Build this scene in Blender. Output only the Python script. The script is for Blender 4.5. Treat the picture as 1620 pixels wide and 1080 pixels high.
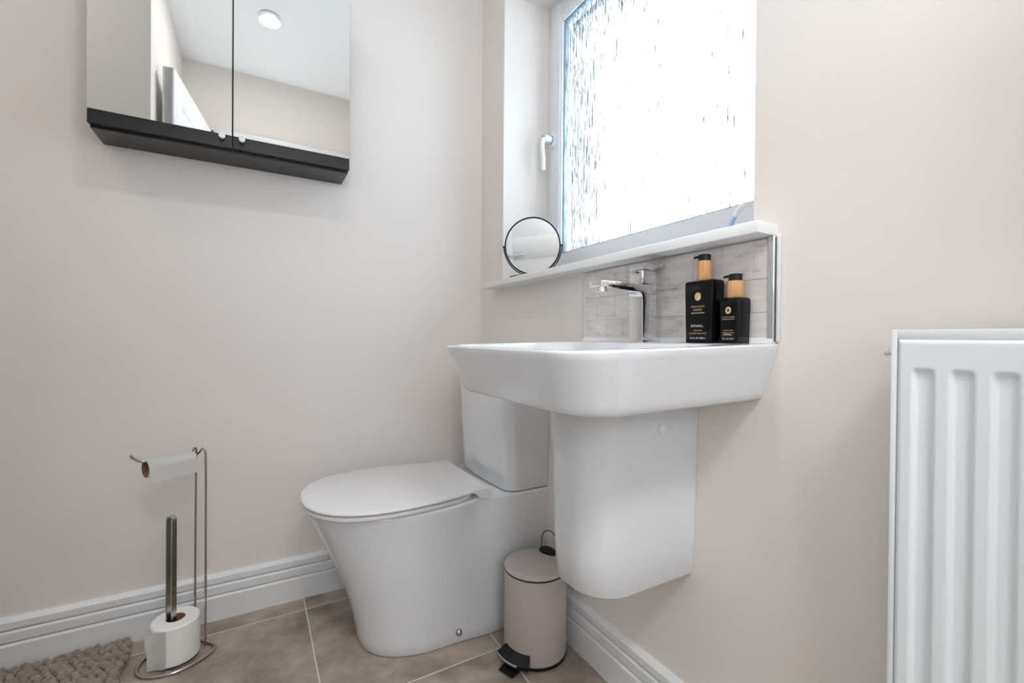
import bpy, bmesh, math, random
from mathutils import Vector, Matrix
random.seed(7)
PI = math.pi
for o in list(bpy.data.objects): bpy.data.objects.remove(o)
C = bpy.context.scene.collection
scn = bpy.context.scene

# ------------------------------------------------------------------ camera
CAM = Vector((-0.780, -1.610, 0.850))
yaw, pitch, roll, FPX = math.radians(60.105), math.radians(0.394), math.radians(0.476), 709.08
F = Vector((math.cos(yaw)*math.cos(pitch), math.sin(yaw)*math.cos(pitch), -math.sin(pitch)))
R0 = Vector((math.sin(yaw), -math.cos(yaw), 0)); U0 = R0.cross(F)
Rv = R0*math.cos(roll) + U0*math.sin(roll); Uv = -R0*math.sin(roll) + U0*math.cos(roll)
cd = bpy.data.cameras.new('camera'); cam = bpy.data.objects.new('camera', cd); C.objects.link(cam)
M = Matrix((( Rv.x, Uv.x, -F.x, CAM.x), (Rv.y, Uv.y, -F.y, CAM.y), (Rv.z, Uv.z, -F.z, CAM.z), (0, 0, 0, 1)))
cam.matrix_world = M
cd.sensor_width = 36; cd.lens = 36*FPX/1620; cd.clip_start = 0.01
scn.camera = cam

# ------------------------------------------------------------------ world, lights, exposure
w = bpy.data.worlds.new('sky'); scn.world = w; w.use_nodes = True
w.node_tree.nodes['Background'].inputs[0].default_value = (0.83, 0.97, 1.13, 1)
w.node_tree.nodes['Background'].inputs[1].default_value = 14.0
scn.view_settings.view_transform = 'Standard'; scn.view_settings.look = 'None'
scn.view_settings.exposure = -0.06; scn.view_settings.gamma = 1.0; scn.view_settings.use_curve_mapping = False
scn.cycles.use_denoising = True
scn.cycles.max_bounces = 12; scn.cycles.diffuse_bounces = 6; scn.cycles.glossy_bounces = 6
scn.cycles.transparent_max_bounces = 12; scn.cycles.transmission_bounces = 8
scn.cycles.caustics_reflective = False; scn.cycles.caustics_refractive = False
scn.cycles.sample_clamp_indirect = 6.0

def area(name, loc, size, power, col, rot=(0, 0, 0), shape='DISK', spread=180):
    l = bpy.data.lights.new(name, 'AREA'); l.shape = shape
    l.size = size if not isinstance(size, tuple) else size[0]
    if isinstance(size, tuple): l.size_y = size[1]
    l.energy = power; l.color = col; l.spread = math.radians(spread)
    o = bpy.data.objects.new(name, l); o.location = loc; o.rotation_euler = rot; C.objects.link(o)
    return o
WARM = (1.0, 0.98, 0.96)
area('downlight_lamp', (-0.72, -1.15, 2.375), 0.09, 3.9, WARM)
area('downlight_lamp', (-1.62, -0.72, 2.375), 0.09, 2.0, WARM)
# added landing lamp, unseen, brightening the room through the open doorway
area('landing_fill', (-0.6, -2.3, 2.36), 0.42, 21.5, (0.96, 0.98, 1.0))

# added fill lamp beside the camera, aimed up to brighten the room by bounce
area('bounce_fill', (-0.72, -1.66, 1.02), 0.35, 4.2, (0.86, 0.985, 1.13), (PI*0.97, 0, 0), 'DISK', 150)
# portals guide the daylight through the bathroom window and the added landing window
for nm, loc, rot, sz in (('bathroom_portal', (0.43, -0.65, 1.57), (0, PI/2, 0), (1.1, 0.98)), ('landing_portal', (-0.945, -3.02, 1.44), (PI/2, 0, 0), (0.65, 0.64))):
    o = area(nm, loc, sz, 1.0, (1, 1, 1), rot, 'RECTANGLE'); o.data.cycles.is_portal = True

# ------------------------------------------------------------------ materials
def mat(name, col, rough=0.5, metal=0.0, spec=0.5, coat=0.0, noise=None, bump=None, trans=0.0, sheen=0.0):
    m = bpy.data.materials.new(name); m.use_nodes = True
    nt = m.node_tree; b = nt.nodes['Principled BSDF']
    b.inputs['Base Color'].default_value = (*col, 1); b.inputs['Roughness'].default_value = rough
    b.inputs['Metallic'].default_value = metal; b.inputs['Specular IOR Level'].default_value = spec
    b.inputs['Coat Weight'].default_value = coat; b.inputs['Coat Roughness'].default_value = 0.04
    b.inputs['Transmission Weight'].default_value = trans; b.inputs['Sheen Weight'].default_value = sheen
    tc = nt.nodes.new('ShaderNodeTexCoord')
    if noise:                                       # (scale, strength, detail)
        n = nt.nodes.new('ShaderNodeTexNoise'); n.inputs['Scale'].default_value = noise[0]
        n.inputs['Detail'].default_value = noise[2]
        nt.links.new(tc.outputs['Object'], n.inputs['Vector'])
        r = nt.nodes.new('ShaderNodeValToRGB')
        r.color_ramp.elements[0].position = 0.3; r.color_ramp.elements[1].position = 0.7
        k = noise[1]
        r.color_ramp.elements[0].color = (*[c*(1-k) for c in col], 1)
        r.color_ramp.elements[1].color = (*[min(1, c*(1+k)) for c in col], 1)
        nt.links.new(n.outputs['Fac'], r.inputs['Fac']); nt.links.new(r.outputs['Color'], b.inputs['Base Color'])
    if bump:                                        # (scale, strength, distance)
        n = nt.nodes.new('ShaderNodeTexNoise'); n.inputs['Scale'].default_value = bump[0]; n.inputs['Detail'].default_value = 4
        nt.links.new(tc.outputs['Object'], n.inputs['Vector'])
        bp = nt.nodes.new('ShaderNodeBump'); bp.inputs['Strength'].default_value = bump[1]; bp.inputs['Distance'].default_value = bump[2]
        nt.links.new(n.outputs['Fac'], bp.inputs['Height']); nt.links.new(bp.outputs['Normal'], b.inputs['Normal'])
    return m
def lin(r, g, b):
    f = lambda c: (c/255/12.92) if c/255 <= 0.04045 else ((c/255+0.055)/1.055)**2.4
    return (f(r), f(g), f(b))

WALL = mat('painted_wall', lin(231, 224, 218), 0.75, spec=0.3, noise=(2.0, 0.012, 2), bump=(300, 0.08, 0.001))
REVEAL = mat('painted_reveal', lin(232, 227, 220), 0.7, spec=0.3, bump=(300, 0.05, 0.001))
CEIL = mat('ceiling_paint', lin(236, 235, 233), 0.8, spec=0.2, bump=(200, 0.05, 0.001))
TRIM = mat('white_satin_trim', lin(226, 226, 226), 0.38, bump=(120, 0.03, 0.0005))
SILL = mat('white_gloss_sill', lin(233, 233, 233), 0.3, bump=(60, 0.02, 0.0005))
UPVC = mat('white_upvc', lin(226, 228, 231), 0.28, bump=(80, 0.02, 0.0003))
CERAMIC = mat('white_ceramic', lin(222, 224, 226), 0.10, coat=0.6, noise=(3, 0.005, 1))
PLASTIC = mat('white_plastic_seat', lin(226, 224, 223), 0.32, noise=(3, 0.005, 1))
CHROME = mat('chrome', (0.80, 0.81, 0.83), 0.06, metal=1.0, noise=(8, 0.02, 1))
BRUSHED = mat('satin_steel', (0.50, 0.48, 0.45), 0.24, metal=1.0, noise=(40, 0.08, 2))
MIRROR = mat('mirror_glass', (0.90, 0.905, 0.90), 0.0, metal=1.0, noise=(1, 0.003, 1))
BLACKWOOD = mat('black_laminate', lin(27, 25, 24), 0.33, noise=(60, 0.15, 3))
BLACKGAP = mat('dark_gap', (0.006, 0.006, 0.007), 0.6, noise=(10, 0.1, 1))
BLACKPL = mat('black_plastic', (0.007, 0.007, 0.008), 0.38, spec=0.3, noise=(40, 0.1, 2))
BOTTLE = mat('black_gloss_bottle', (0.004, 0.004, 0.005), 0.12, spec=0.22, noise=(10, 0.1, 1))
GOLD = mat('gold_foil', (0.78, 0.60, 0.30), 0.30, metal=0.7, noise=(300, 0.25, 3))
GOLDTXT = mat('gold_print', (0.55, 0.38, 0.16), 0.4, noise=(50, 0.05, 1))
WHITETXT = mat('white_print', (0.75, 0.74, 0.72), 0.5, noise=(50, 0.05, 1))
BINM = mat('mauve_grey_enamel', lin(192, 182, 177), 0.42, noise=(6, 0.02, 2))
PAPER = mat('toilet_paper', lin(238, 236, 233), 0.95, spec=0.1, bump=(220, 0.5, 0.0015))
CARD = mat('cardboard', lin(142, 110, 84), 0.9, noise=(90, 0.12, 3))
RAD = mat('radiator_enamel', lin(226, 231, 234), 0.25, noise=(3, 0.004, 1))
SEALANT = mat('white_sealant', lin(225, 225, 225), 0.4, noise=(30, 0.01, 1))
GREYSPACER = mat('grey_spacer_bar', lin(120, 134, 142), 0.5, noise=(80, 0.1, 2))
DOORM = mat('white_door_paint', lin(232, 232, 231), 0.45, bump=(150, 0.05, 0.0005))
PALEBLUE = mat('pale_blue_plastic', lin(150, 185, 225), 0.4, noise=(20, 0.03, 1))
OUTWALL = mat('outer_masonry', lin(84, 82, 82), 1.0, spec=0.0, noise=(20, 0.2, 4))

def bamboo():
    m = mat('bamboo', lin(205, 150, 95), 0.42)
    nt = m.node_tree; b = nt.nodes['Principled BSDF']; tc = nt.nodes.new('ShaderNodeTexCoord')
    mp = nt.nodes.new('ShaderNodeMapping'); mp.inputs['Scale'].default_value = (500, 500, 14)
    n = nt.nodes.new('ShaderNodeTexNoise'); n.inputs['Scale'].default_value = 1.0; n.inputs['Detail'].default_value = 3
    r = nt.nodes.new('ShaderNodeValToRGB')
    r.color_ramp.elements[0].position = 0.3; r.color_ramp.elements[0].color = (*lin(190, 136, 86), 1)
    r.color_ramp.elements[1].position = 0.7; r.color_ramp.elements[1].color = (*lin(222, 174, 122), 1)
    nt.links.new(tc.outputs['Object'], mp.inputs[0]); nt.links.new(mp.outputs[0], n.inputs['Vector'])
    nt.links.new(n.outputs['Fac'], r.inputs['Fac']); nt.links.new(r.outputs['Color'], b.inputs['Base Color'])
    return m
BAMBOO = bamboo()

def math_node(nt, op, a, b=None):
    n = nt.nodes.new('ShaderNodeMath'); n.operation = op
    for i, v in enumerate((a, b)):
        if v is None: continue
        if isinstance(v, (int, float)): n.inputs[i].default_value = v
        else: nt.links.new(v, n.inputs[i])
    return n.outputs[0]

def floor_material():
    m = mat('floor_tiles', (0.2, 0.18, 0.16), 0.45)
    nt = m.node_tree; b = nt.nodes['Principled BSDF']; tc = nt.nodes.new('ShaderNodeTexCoord')
    sp = nt.nodes.new('ShaderNodeSeparateXYZ'); nt.links.new(tc.outputs['Object'], sp.inputs[0])
    P = 0.4495; G = 0.0021
    def line(sock, off):
        a = math_node(nt, 'ADD', sock, off); a = math_node(nt, 'DIVIDE', a, P); fl = math_node(nt, 'FLOOR', a)
        f = math_node(nt, 'FRACT', a); d = math_node(nt, 'MINIMUM', f, math_node(nt, 'SUBTRACT', 1.0, f))
        d = math_node(nt, 'MULTIPLY', d, P)
        mr = nt.nodes.new('ShaderNodeMapRange'); mr.inputs[1].default_value = G*0.6; mr.inputs[2].default_value = G*1.2
        mr.inputs[3].default_value = 1; mr.inputs[4].default_value = 0; nt.links.new(d, mr.inputs[0])
        return mr.outputs[0], fl
    gx, ix = line(sp.outputs[0], 0.188 + P*20); gy, iy = line(sp.outputs[1], 0.0845 + P*20)
    grout = math_node(nt, 'MAXIMUM', gx, gy)
    wn = nt.nodes.new('ShaderNodeTexWhiteNoise'); wn.noise_dimensions = '2D'
    cb = nt.nodes.new('ShaderNodeCombineXYZ'); nt.links.new(ix, cb.inputs[0]); nt.links.new(iy, cb.inputs[1]); nt.links.new(cb.outputs[0], wn.inputs['Vector'])
    off = nt.nodes.new('ShaderNodeVectorMath'); off.operation = 'MULTIPLY_ADD'
    nt.links.new(wn.outputs['Color'], off.inputs[0]); off.inputs[1].default_value = (9, 9, 9); nt.links.new(tc.outputs['Object'], off.inputs[2])
    n1 = nt.nodes.new('ShaderNodeTexNoise'); n1.inputs['Scale'].default_value = 7; n1.inputs['Detail'].default_value = 8; n1.inputs['Roughness'].default_value = 0.62
    nt.links.new(off.outputs[0], n1.inputs['Vector'])
    r = nt.nodes.new('ShaderNodeValToRGB'); e = r.color_ramp.elements
    e[0].position = 0.34; e[0].color = (*lin(122, 110, 98), 1); e[1].position = 0.66; e[1].color = (*lin(178, 165, 152), 1)
    x = e.new(0.5); x.color = (*lin(154, 141, 129), 1)
    nt.links.new(n1.outputs['Fac'], r.inputs['Fac'])
    mx = nt.nodes.new('ShaderNodeMix'); mx.data_type = 'RGBA'
    nt.links.new(grout, mx.inputs[0]); nt.links.new(r.outputs['Color'], mx.inputs[6]); mx.inputs[7].default_value = (*lin(214, 204, 190), 1)
    nt.links.new(mx.outputs[2], b.inputs['Base Color'])
    bp = nt.nodes.new('ShaderNodeBump'); bp.inputs['Strength'].default_value = 0.25; bp.inputs['Distance'].default_value = 0.001
    h = math_node(nt, 'SUBTRACT', n1.outputs['Fac'], grout)
    nt.links.new(h, bp.inputs['Height']); nt.links.new(bp.outputs['Normal'], b.inputs['Normal'])
    return m
FLOOR = floor_material()

def stone_material():
    m = mat('stone_mosaic', (0.4, 0.38, 0.37), 0.55)
    nt = m.node_tree; b = nt.nodes['Principled BSDF']; tc = nt.nodes.new('ShaderNodeTexCoord')
    geo = nt.nodes.new('ShaderNodeObjectInfo')
    n1 = nt.nodes.new('ShaderNodeTexNoise'); n1.inputs['Scale'].default_value = 22; n1.inputs['Detail'].default_value = 9; n1.inputs['Roughness'].default_value = 0.68
    n2 = nt.nodes.new('ShaderNodeTexNoise'); n2.inputs['Scale'].default_value = 6; n2.inputs['Detail'].default_value = 3
    mp = nt.nodes.new('ShaderNodeMapping'); mp.inputs['Scale'].default_value = (1, 0.55, 1.9)
    nt.links.new(tc.outputs['Object'], mp.inputs[0]); nt.links.new(mp.outputs[0], n1.inputs['Vector']); nt.links.new(tc.outputs['Object'], n2.inputs['Vector'])
    s = math_node(nt, 'ADD', math_node(nt, 'MULTIPLY', n1.outputs['Fac'], 0.7), math_node(nt, 'MULTIPLY', n2.outputs['Fac'], 0.3))
    r = nt.nodes.new('ShaderNodeValToRGB'); e = r.color_ramp.elements
    e[0].position = 0.34; e[0].color = (*lin(160, 150, 145), 1); e[1].position = 0.62; e[1].color = (*lin(230, 223, 219), 1)
    x = e.new(0.46); x.color = (*lin(213, 205, 201), 1)
    nt.links.new(s, r.inputs['Fac']); nt.links.new(r.outputs['Color'], b.inputs['Base Color'])
    bp = nt.nodes.new('ShaderNodeBump'); bp.inputs['Strength'].default_value = 0.5; bp.inputs['Distance'].default_value = 0.002
    nt.links.new(n1.outputs['Fac'], bp.inputs['Height']); nt.links.new(bp.outputs['Normal'], b.inputs['Normal'])
    return m
STONE = stone_material()

def pane_material():
    m = bpy.data.materials.new('rain_textured_glass'); m.use_nodes = True
    nt = m.node_tree; nt.nodes.remove(nt.nodes['Principled BSDF']); out = nt.nodes['Material Output']
    tc = nt.nodes.new('ShaderNodeTexCoord'); mp = nt.nodes.new('ShaderNodeMapping'); mp.inputs['Scale'].default_value = (1, 190, 9)
    n = nt.nodes.new('ShaderNodeTexNoise'); n.inputs['Scale'].default_value = 1; n.inputs['Detail'].default_value = 2.5
    nt.links.new(tc.outputs['Object'], mp.inputs[0]); nt.links.new(mp.outputs[0], n.inputs['Vector'])
    bp = nt.nodes.new('ShaderNodeBump'); bp.inputs['Strength'].default_value = 1.0; bp.inputs['Distance'].default_value = 0.009
    nt.links.new(n.outputs['Fac'], bp.inputs['Height'])
    g = nt.nodes.new('ShaderNodeBsdfRefraction'); g.inputs['IOR'].default_value = 1.35; g.inputs['Roughness'].default_value = 0.05
    g.inputs['Color'].default_value = (0.98, 0.965, 0.945, 1)
    nt.links.new(bp.outputs['Normal'], g.inputs['Normal'])
    t = nt.nodes.new('ShaderNodeBsdfTransparent'); t.inputs['Color'].default_value = (0.9, 0.93, 0.93, 1)
    gl = nt.nodes.new('ShaderNodeBsdfGlossy'); gl.inputs['Roughness'].default_value = 0.08; nt.links.new(bp.outputs['Normal'], gl.inputs['Normal'])
    mx = nt.nodes.new('ShaderNodeMixShader')
    n2 = nt.nodes.new('ShaderNodeTexNoise'); n2.inputs['Scale'].default_value = 1.37; n2.inputs['Detail'].default_value = 2
    nt.links.new(mp.outputs[0], n2.inputs['Vector'])
    mr = nt.nodes.new('ShaderNodeMapRange'); mr.inputs[1].default_value = 0.42; mr.inputs[2].default_value = 0.56
    nt.links.new(n2.outputs['Fac'], mr.inputs[0]); nt.links.new(mr.outputs[0], mx.inputs[0])
    nt.links.new(g.outputs[0], mx.inputs[1]); nt.links.new(t.outputs[0], mx.inputs[2])
    mx2 = nt.nodes.new('ShaderNodeMixShader'); mx2.inputs[0].default_value = 0.06
    nt.links.new(mx.outputs[0], mx2.inputs[1]); nt.links.new(gl.outputs[0], mx2.inputs[2])
    nt.links.new(mx2.outputs[0], out.inputs['Surface'])
    return m
PANE = pane_material()

def emis(name, col, s):
    m = bpy.data.materials.new(name); m.use_nodes = True; b = m.node_tree.nodes['Principled BSDF']
    b.inputs['Emission Color'].default_value = (*col, 1); b.inputs['Emission Strength'].default_value = s
    return m
LAMPM = emis('lit_lamp_glass', (1, 0.96, 0.9), 6.0)

def mat_yarn():
    m = mat('taupe_chenille', lin(150, 135, 124), 0.95, spec=0.1, noise=(60, 0.18, 4), bump=(700, 0.8, 0.002), sheen=0.3)
    return m
YARN = mat_yarn()

# ------------------------------------------------------------------ mesh helpers
def obj(name, bm, m, parent=None, smooth=True, angle=35, mats=None):
    bmesh.ops.recalc_face_normals(bm, faces=bm.faces[:])
    me = bpy.data.meshes.new(name); bm.to_mesh(me); bm.free()
    if smooth:
        for p in me.polygons: p.use_smooth = True
        me.set_sharp_from_angle(angle=math.radians(angle))
    me.materials.append(m)
    o = bpy.data.objects.new(name, me); C.objects.link(o)
    if parent: o.parent = parent; o.matrix_parent_inverse = Matrix.Translation(parent.location).inverted() if parent.parent is None else Matrix()
    return o
# everything is modelled in world coordinates; a thing's Empty stands at its base and parents parts without moving them
def thing(name, label, cat, loc, group=None):
    o = bpy.data.objects.new(name, None); C.objects.link(o); o.location = loc; o.empty_display_size = 0.05
    o['label'] = label; o['category'] = cat
    if group: o['group'] = group
    return o
def sub(name, bm, m, parent, **k):
    o = obj(name, bm, m, None, **k); o.parent = parent; o.matrix_parent_inverse = Matrix(); return o
def tag(o, label, cat, group=None):
    o['label'] = label; o['category'] = cat
    if group: o['group'] = group
    return o
def struct(name, bm, m, label=None, parent=None, **k):
    o = obj(name, bm, m, None, **k)
    if parent is None:
        o['kind'] = 'structure'
        if label: o['label'] = label
    else: o.parent = parent
    return o
def B(): return bmesh.new()
def box(bm, lo, hi, bev=0, seg=2):
    r = bmesh.ops.create_cube(bm, size=1)
    vs = r['verts']
    for v in vs: v.co = Vector([(lo[i]+hi[i])/2 + v.co[i]*(hi[i]-lo[i]) for i in range(3)])
    if bev:
        es = list({e for v in vs for e in v.link_edges})
        bmesh.ops.bevel(bm, geom=es, offset=bev, segments=seg, profile=0.5, affect='EDGES')
    return bm
def loft(bm, loops, cap0=True, cap1=True, closed=True):
    rows = [[bm.verts.new(p) for p in L] for L in loops]
    n = len(rows[0])
    for a, b in zip(rows, rows[1:]):
        for i in range(n if closed else n-1):
            j = (i+1) % n
            bm.faces.new((a[i], a[j], b[j], b[i]))
    if cap0: bm.faces.new(rows[0][::-1])
    if cap1: bm.faces.new(rows[-1])
    return rows
def rrect(x0, x1, y0, y1, rs, n=8):
    """rounded rectangle, counter-clockwise; rs = radius at (x1,y1),(x0,y1),(x0,y0),(x1,y0)"""
    pts = []
    cs = [(x1, y1, 0), (x0, y1, 1), (x0, y0, 2), (x1, y0, 3)]
    for (cx, cy, q), r in zip(cs, rs):
        sx = 1 if cx == x1 else -1; sy = 1 if cy == y1 else -1
        ox, oy = cx - sx*r, cy - sy*r
        for i in range(n+1):
            a = q*PI/2 + i/n*PI/2
            pts.append((ox + r*math.cos(a), oy + r*math.sin(a)))
    return pts
def frame_at(t):
    t = t.normalized(); up = Vector((0, 0, 1)) if abs(t.z) < 0.9 else Vector((1, 0, 0))
    a = t.cross(up).normalized(); return a, a.cross(t).normalized()
def tube(bm, pts, r, closed=False, n=12, prof=None):
    pts = [Vector(p) for p in pts]; N = len(pts); rows = []; a = None
    for i, p in enumerate(pts):
        if closed: t = pts[(i+1) % N] - pts[i-1]
        else: t = pts[min(i+1, N-1)] - pts[max(i-1, 0)]
        t.normalize()
        if a is None: a, b = frame_at(t)
        else:
            a = (a - t*a.dot(t)).normalized(); b = a.cross(t).normalized()
        rr = r[i] if isinstance(r, (list, tuple)) else r
        if prof: rows.append([bm.verts.new(p + a*u + b*v) for u, v in prof])
        else: rows.append([bm.verts.new(p + (a*math.cos(2*PI*k/n) + b*math.sin(2*PI*k/n))*rr) for k in range(n)])
    m = len(rows[0])
    rng = range(N if closed else N-1)
    for i in rng:
        A, Bq = rows[i], rows[(i+1) % N]
        off = 0
        if closed and i == N-1:
            off = min(range(m), key=lambda s: sum((A[k].co - Bq[(k+s) % m].co).length for k in range(m)))
        for k in range(m):
            k2 = (k+1) % m
            bm.faces.new((A[k], A[k2], Bq[(k2+off) % m], Bq[(k+off) % m]))
    if not closed:
        bm.faces.new(rows[0][::-1]); bm.faces.new(rows[-1])
    return bm
def smooth_path(pts, n=8, closed=False):
    P = [Vector(p) for p in pts]; out = []; N = len(P)
    rng = range(N) if closed else range(N-1)
    for i in rng:
        p0 = P[(i-1) % N] if closed or i > 0 else P[0]; p1 = P[i]; p2 = P[(i+1) % N]; p3 = P[(i+2) % N] if closed or i < N-2 else P[-1]
        for k in range(n):
            t = k/n
            out.append(0.5*((2*p1) + (-p0+p2)*t + (2*p0-5*p1+4*p2-p3)*t*t + (-p0+3*p1-3*p2+p3)*t**3))
    if not closed: out.append(P[-1])
    return out
def lathe(bm, prof, c, n=48, axis='z'):
    """prof: (radius, height) list about the axis through c"""
    rows = []
    for r, h in prof:
        if r < 1e-6:
            rows.append([bm.verts.new(Vector(c) + (Vector((0, 0, h)) if axis == 'z' else Vector((h, 0, 0)) if axis == 'x' else Vector((0, h, 0))))]); continue
        row = []
        for k in range(n):
            u, v = r*math.cos(2*PI*k/n), r*math.sin(2*PI*k/n)
            d = (u, v, h) if axis == 'z' else (h, u, v) if axis == 'x' else (v, h, u)
            row.append(bm.verts.new(Vector(c)+Vector(d)))
        rows.append(row)
    for a, b in zip(rows, rows[1:]):
        if len(a) == 1 and len(b) == 1: continue
        for k in range(n):
            k2 = (k+1) % n
            if len(a) == 1: bm.faces.new((a[0], b[k2], b[k]))
            elif len(b) == 1: bm.faces.new((a[k], a[k2], b[0]))
            else: bm.faces.new((a[k], a[k2], b[k2], b[k]))
    return bm
def prism(bm, prof, a, b, f):
    """extrude a 2D profile between parameters a and b; f(u, v, t) -> point"""
    return loft(bm, [[f(u, v, a) for u, v in prof], [f(u, v, b) for u, v in prof]])

# ------------------------------------------------------------------ the room
XL, YB, H = -1.95, -1.76, 2.40
HALL_Y = -3.0
YN = -0.90                      # the nib beside the door ends here
bm = B(); box(bm, (XL, HALL_Y, -0.05), (0.0, 0.0, 0.0)); struct('floor', bm, FLOOR, 'brown grey stone-effect floor tiles with pale grout', smooth=False)
bm = B(); box(bm, (XL, HALL_Y, H), (0.0, 0.0, H+0.05)); struct('ceiling', bm, CEIL, 'plain white ceiling', smooth=False)
bm = B(); box(bm, (XL-0.1, 0.0, -0.05), (0.32, 0.1, H+0.05)); struct('wall_left', bm, WALL, 'beige painted wall behind the mirror cabinet', smooth=False)
# window wall x = 0 with the opening
WY0, WY1, WZ0, WZ1 = -1.124, -0.181, 1.030, 2.103
bm = B()
box(bm, (0, HALL_Y, -0.05), (0.30, 0.0, WZ0)); box(bm, (0, HALL_Y, WZ1), (0.30, 0.0, H+0.05))
box(bm, (0, WY1, WZ0), (0.30, 0.0, WZ1)); box(bm, (0, HALL_Y, WZ0), (0.30, WY0, WZ1))
struct('wall_right', bm, WALL, 'pale beige wall with the window, basin and radiator', smooth=False)
bm = B(); box(bm, (XL-0.1, HALL_Y-0.1, -0.05), (XL, 0, H+0.05)); struct('wall_side', bm, CEIL, smooth=False)
# back wall with the doorway
DX0, DX1, DZ = -0.985, -0.225, 1.985
bm = B()
box(bm, (XL, YB-0.1, 0), (DX0, YB, H)); box(bm, (DX1, YB-0.1, 0), (0, YB, H)); box(bm, (DX0, YB-0.1, DZ), (DX1, YB, H))
struct('wall_back', bm, WALL, smooth=False)
bm = B(); box(bm, (XL, YB, 0), (-1.135, YN, H)); struct('wall_nib', bm, WALL, smooth=False)
LW = (-1.27, -0.62, 1.12, 1.76)  # opening added in the unseen landing wall to let extra daylight in
bm = B(); box(bm, (XL, HALL_Y-0.1, 0), (0, HALL_Y, LW[2])); box(bm, (XL, HALL_Y-0.1, LW[3]), (0, HALL_Y, H))
box(bm, (XL, HALL_Y-0.1, LW[2]), (LW[0], HALL_Y, LW[3])); box(bm, (LW[1], HALL_Y-0.1, LW[2]), (0, HALL_Y, LW[3]))
struct('wall_landing', bm, WALL, smooth=False)
bm = B()
for a in (LW[0], (LW[0]+LW[1])/2-0.025, LW[1]-0.05): box(bm, (a, HALL_Y-0.08, LW[2]), (a+0.05, HALL_Y-0.02, LW[3]), 0.003)
for a in (LW[2], LW[3]-0.05): box(bm, (LW[0], HALL_Y-0.079, a), (LW[1], HALL_Y-0.021, a+0.05), 0.003)
struct('added_window', bm, UPVC)  # frame of the added landing opening
# doorway lining and architrave
bm = B()
for x0, x1 in ((DX0-0.055, DX0+0.002), (DX1-0.002, DX1+0.055)):
    box(bm, (x0, YB, 0), (x1, YB+0.016, DZ+0.055), 0.003)
box(bm, (DX0-0.055, YB, DZ-0.002), (DX1+0.055, YB+0.016, DZ+0.055), 0.003)
box(bm, (DX0-0.055, YB, DZ+0.035), (DX1+0.055, YB+0.022, DZ+0.055), 0.004)
box(bm, (DX0, YB-0.1, 0), (DX0+0.02, YB, DZ)); box(bm, (DX1-0.02, YB-0.1, 0), (DX1, YB, DZ)); box(bm, (DX0, YB-0.1, DZ-0.02), (DX1, YB, DZ))
struct('trim_1', bm, TRIM, 'white architrave around the doorway')
# the open door
DW = 0.74; ang = math.radians(98)
hx, hy = DX0+0.01, YB+0.03
d = Vector((math.cos(ang), math.sin(ang), 0)); nrm = Vector((-d.y, d.x, 0))
def dp(u, v, z): return Vector((hx, hy, 0)) + d*u + nrm*v + Vector((0, 0, z))
def dbox(bm, u0, u1, v0, v1, z0, z1, bev=0):
    t = B(); box(t, (u0, v0, z0), (u1, v1, z1), bev)
    for v in t.verts: v.co = dp(v.co.x, v.co.y, v.co.z)
    me = bpy.data.meshes.new('t'); t.to_mesh(me); t.free(); bm.from_mesh(me); bpy.data.meshes.remove(me)
bm = B(); dbox(bm, 0, DW, 0, 0.032, 0.008, 1.965, 0.002)
for u0, u1, z0, z1 in ((0, 0.11, 0.008, 1.965), (DW-0.11, DW, 0.008, 1.965), (0.11, DW-0.11, 1.85, 1.965), (0.11, DW-0.11, 0.95, 1.08), (0.11, DW-0.11, 0.008, 0.2)):
    dbox(bm, u0, u1, -0.004, 0.036, z0, z1, 0.0015)
door = struct('door_1', bm, DOORM, 'white panelled door standing open')
bm = B()
for s in (-0.03, 0.062):
    tube(bm, [dp(DW-0.06, 0.016, 0.98), dp(DW-0.06, s, 0.98)], 0.009)
    tube(bm, [dp(DW-0.06, s, 0.98), dp(DW-0.17, s, 0.98)], 0.008)
struct('door_handle', bm, CHROME, parent=door)

# skirting boards
SK = [(0, 0), (0.018, 0), (0.018, 0.068), (0.0135, 0.0725), (0.0135, 0.098), (0.0095, 0.1025), (0.0095, 0.126), (0.0035, 0.136), (0, 0.136)]
SK = [(0, 0), (0.018, 0), (0.018, 0.068), (0.0135, 0.0735), (0.0095, 0.0745), (0.0095, 0.0778), (0.0165, 0.0785), (0.0165, 0.0995), (0.0125, 0.1045), (0.0085, 0.1055), (0.0085, 0.1088), (0.0150, 0.1095), (0.0145, 0.1260), (0.0050, 0.1355), (0, 0.136)]
bm = B(); prism(bm, SK, XL, 0.0, lambda u, v, t: (t, -u, v)); struct('baseboard_left', bm, TRIM, 'white grooved skirting board under the mirror cabinet wall', angle=20)
bm = B(); prism(bm, SK, YB, -0.0185, lambda u, v, t: (-u, t, v)); struct('baseboard_right', bm, TRIM, 'white grooved skirting board under the window wall', angle=20)
bm = B(); prism(bm, SK, XL+0.0185, -1.135, lambda u, v, t: (t, YN+u, v)); struct('baseboard_nib', bm, TRIM, angle=20)

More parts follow.
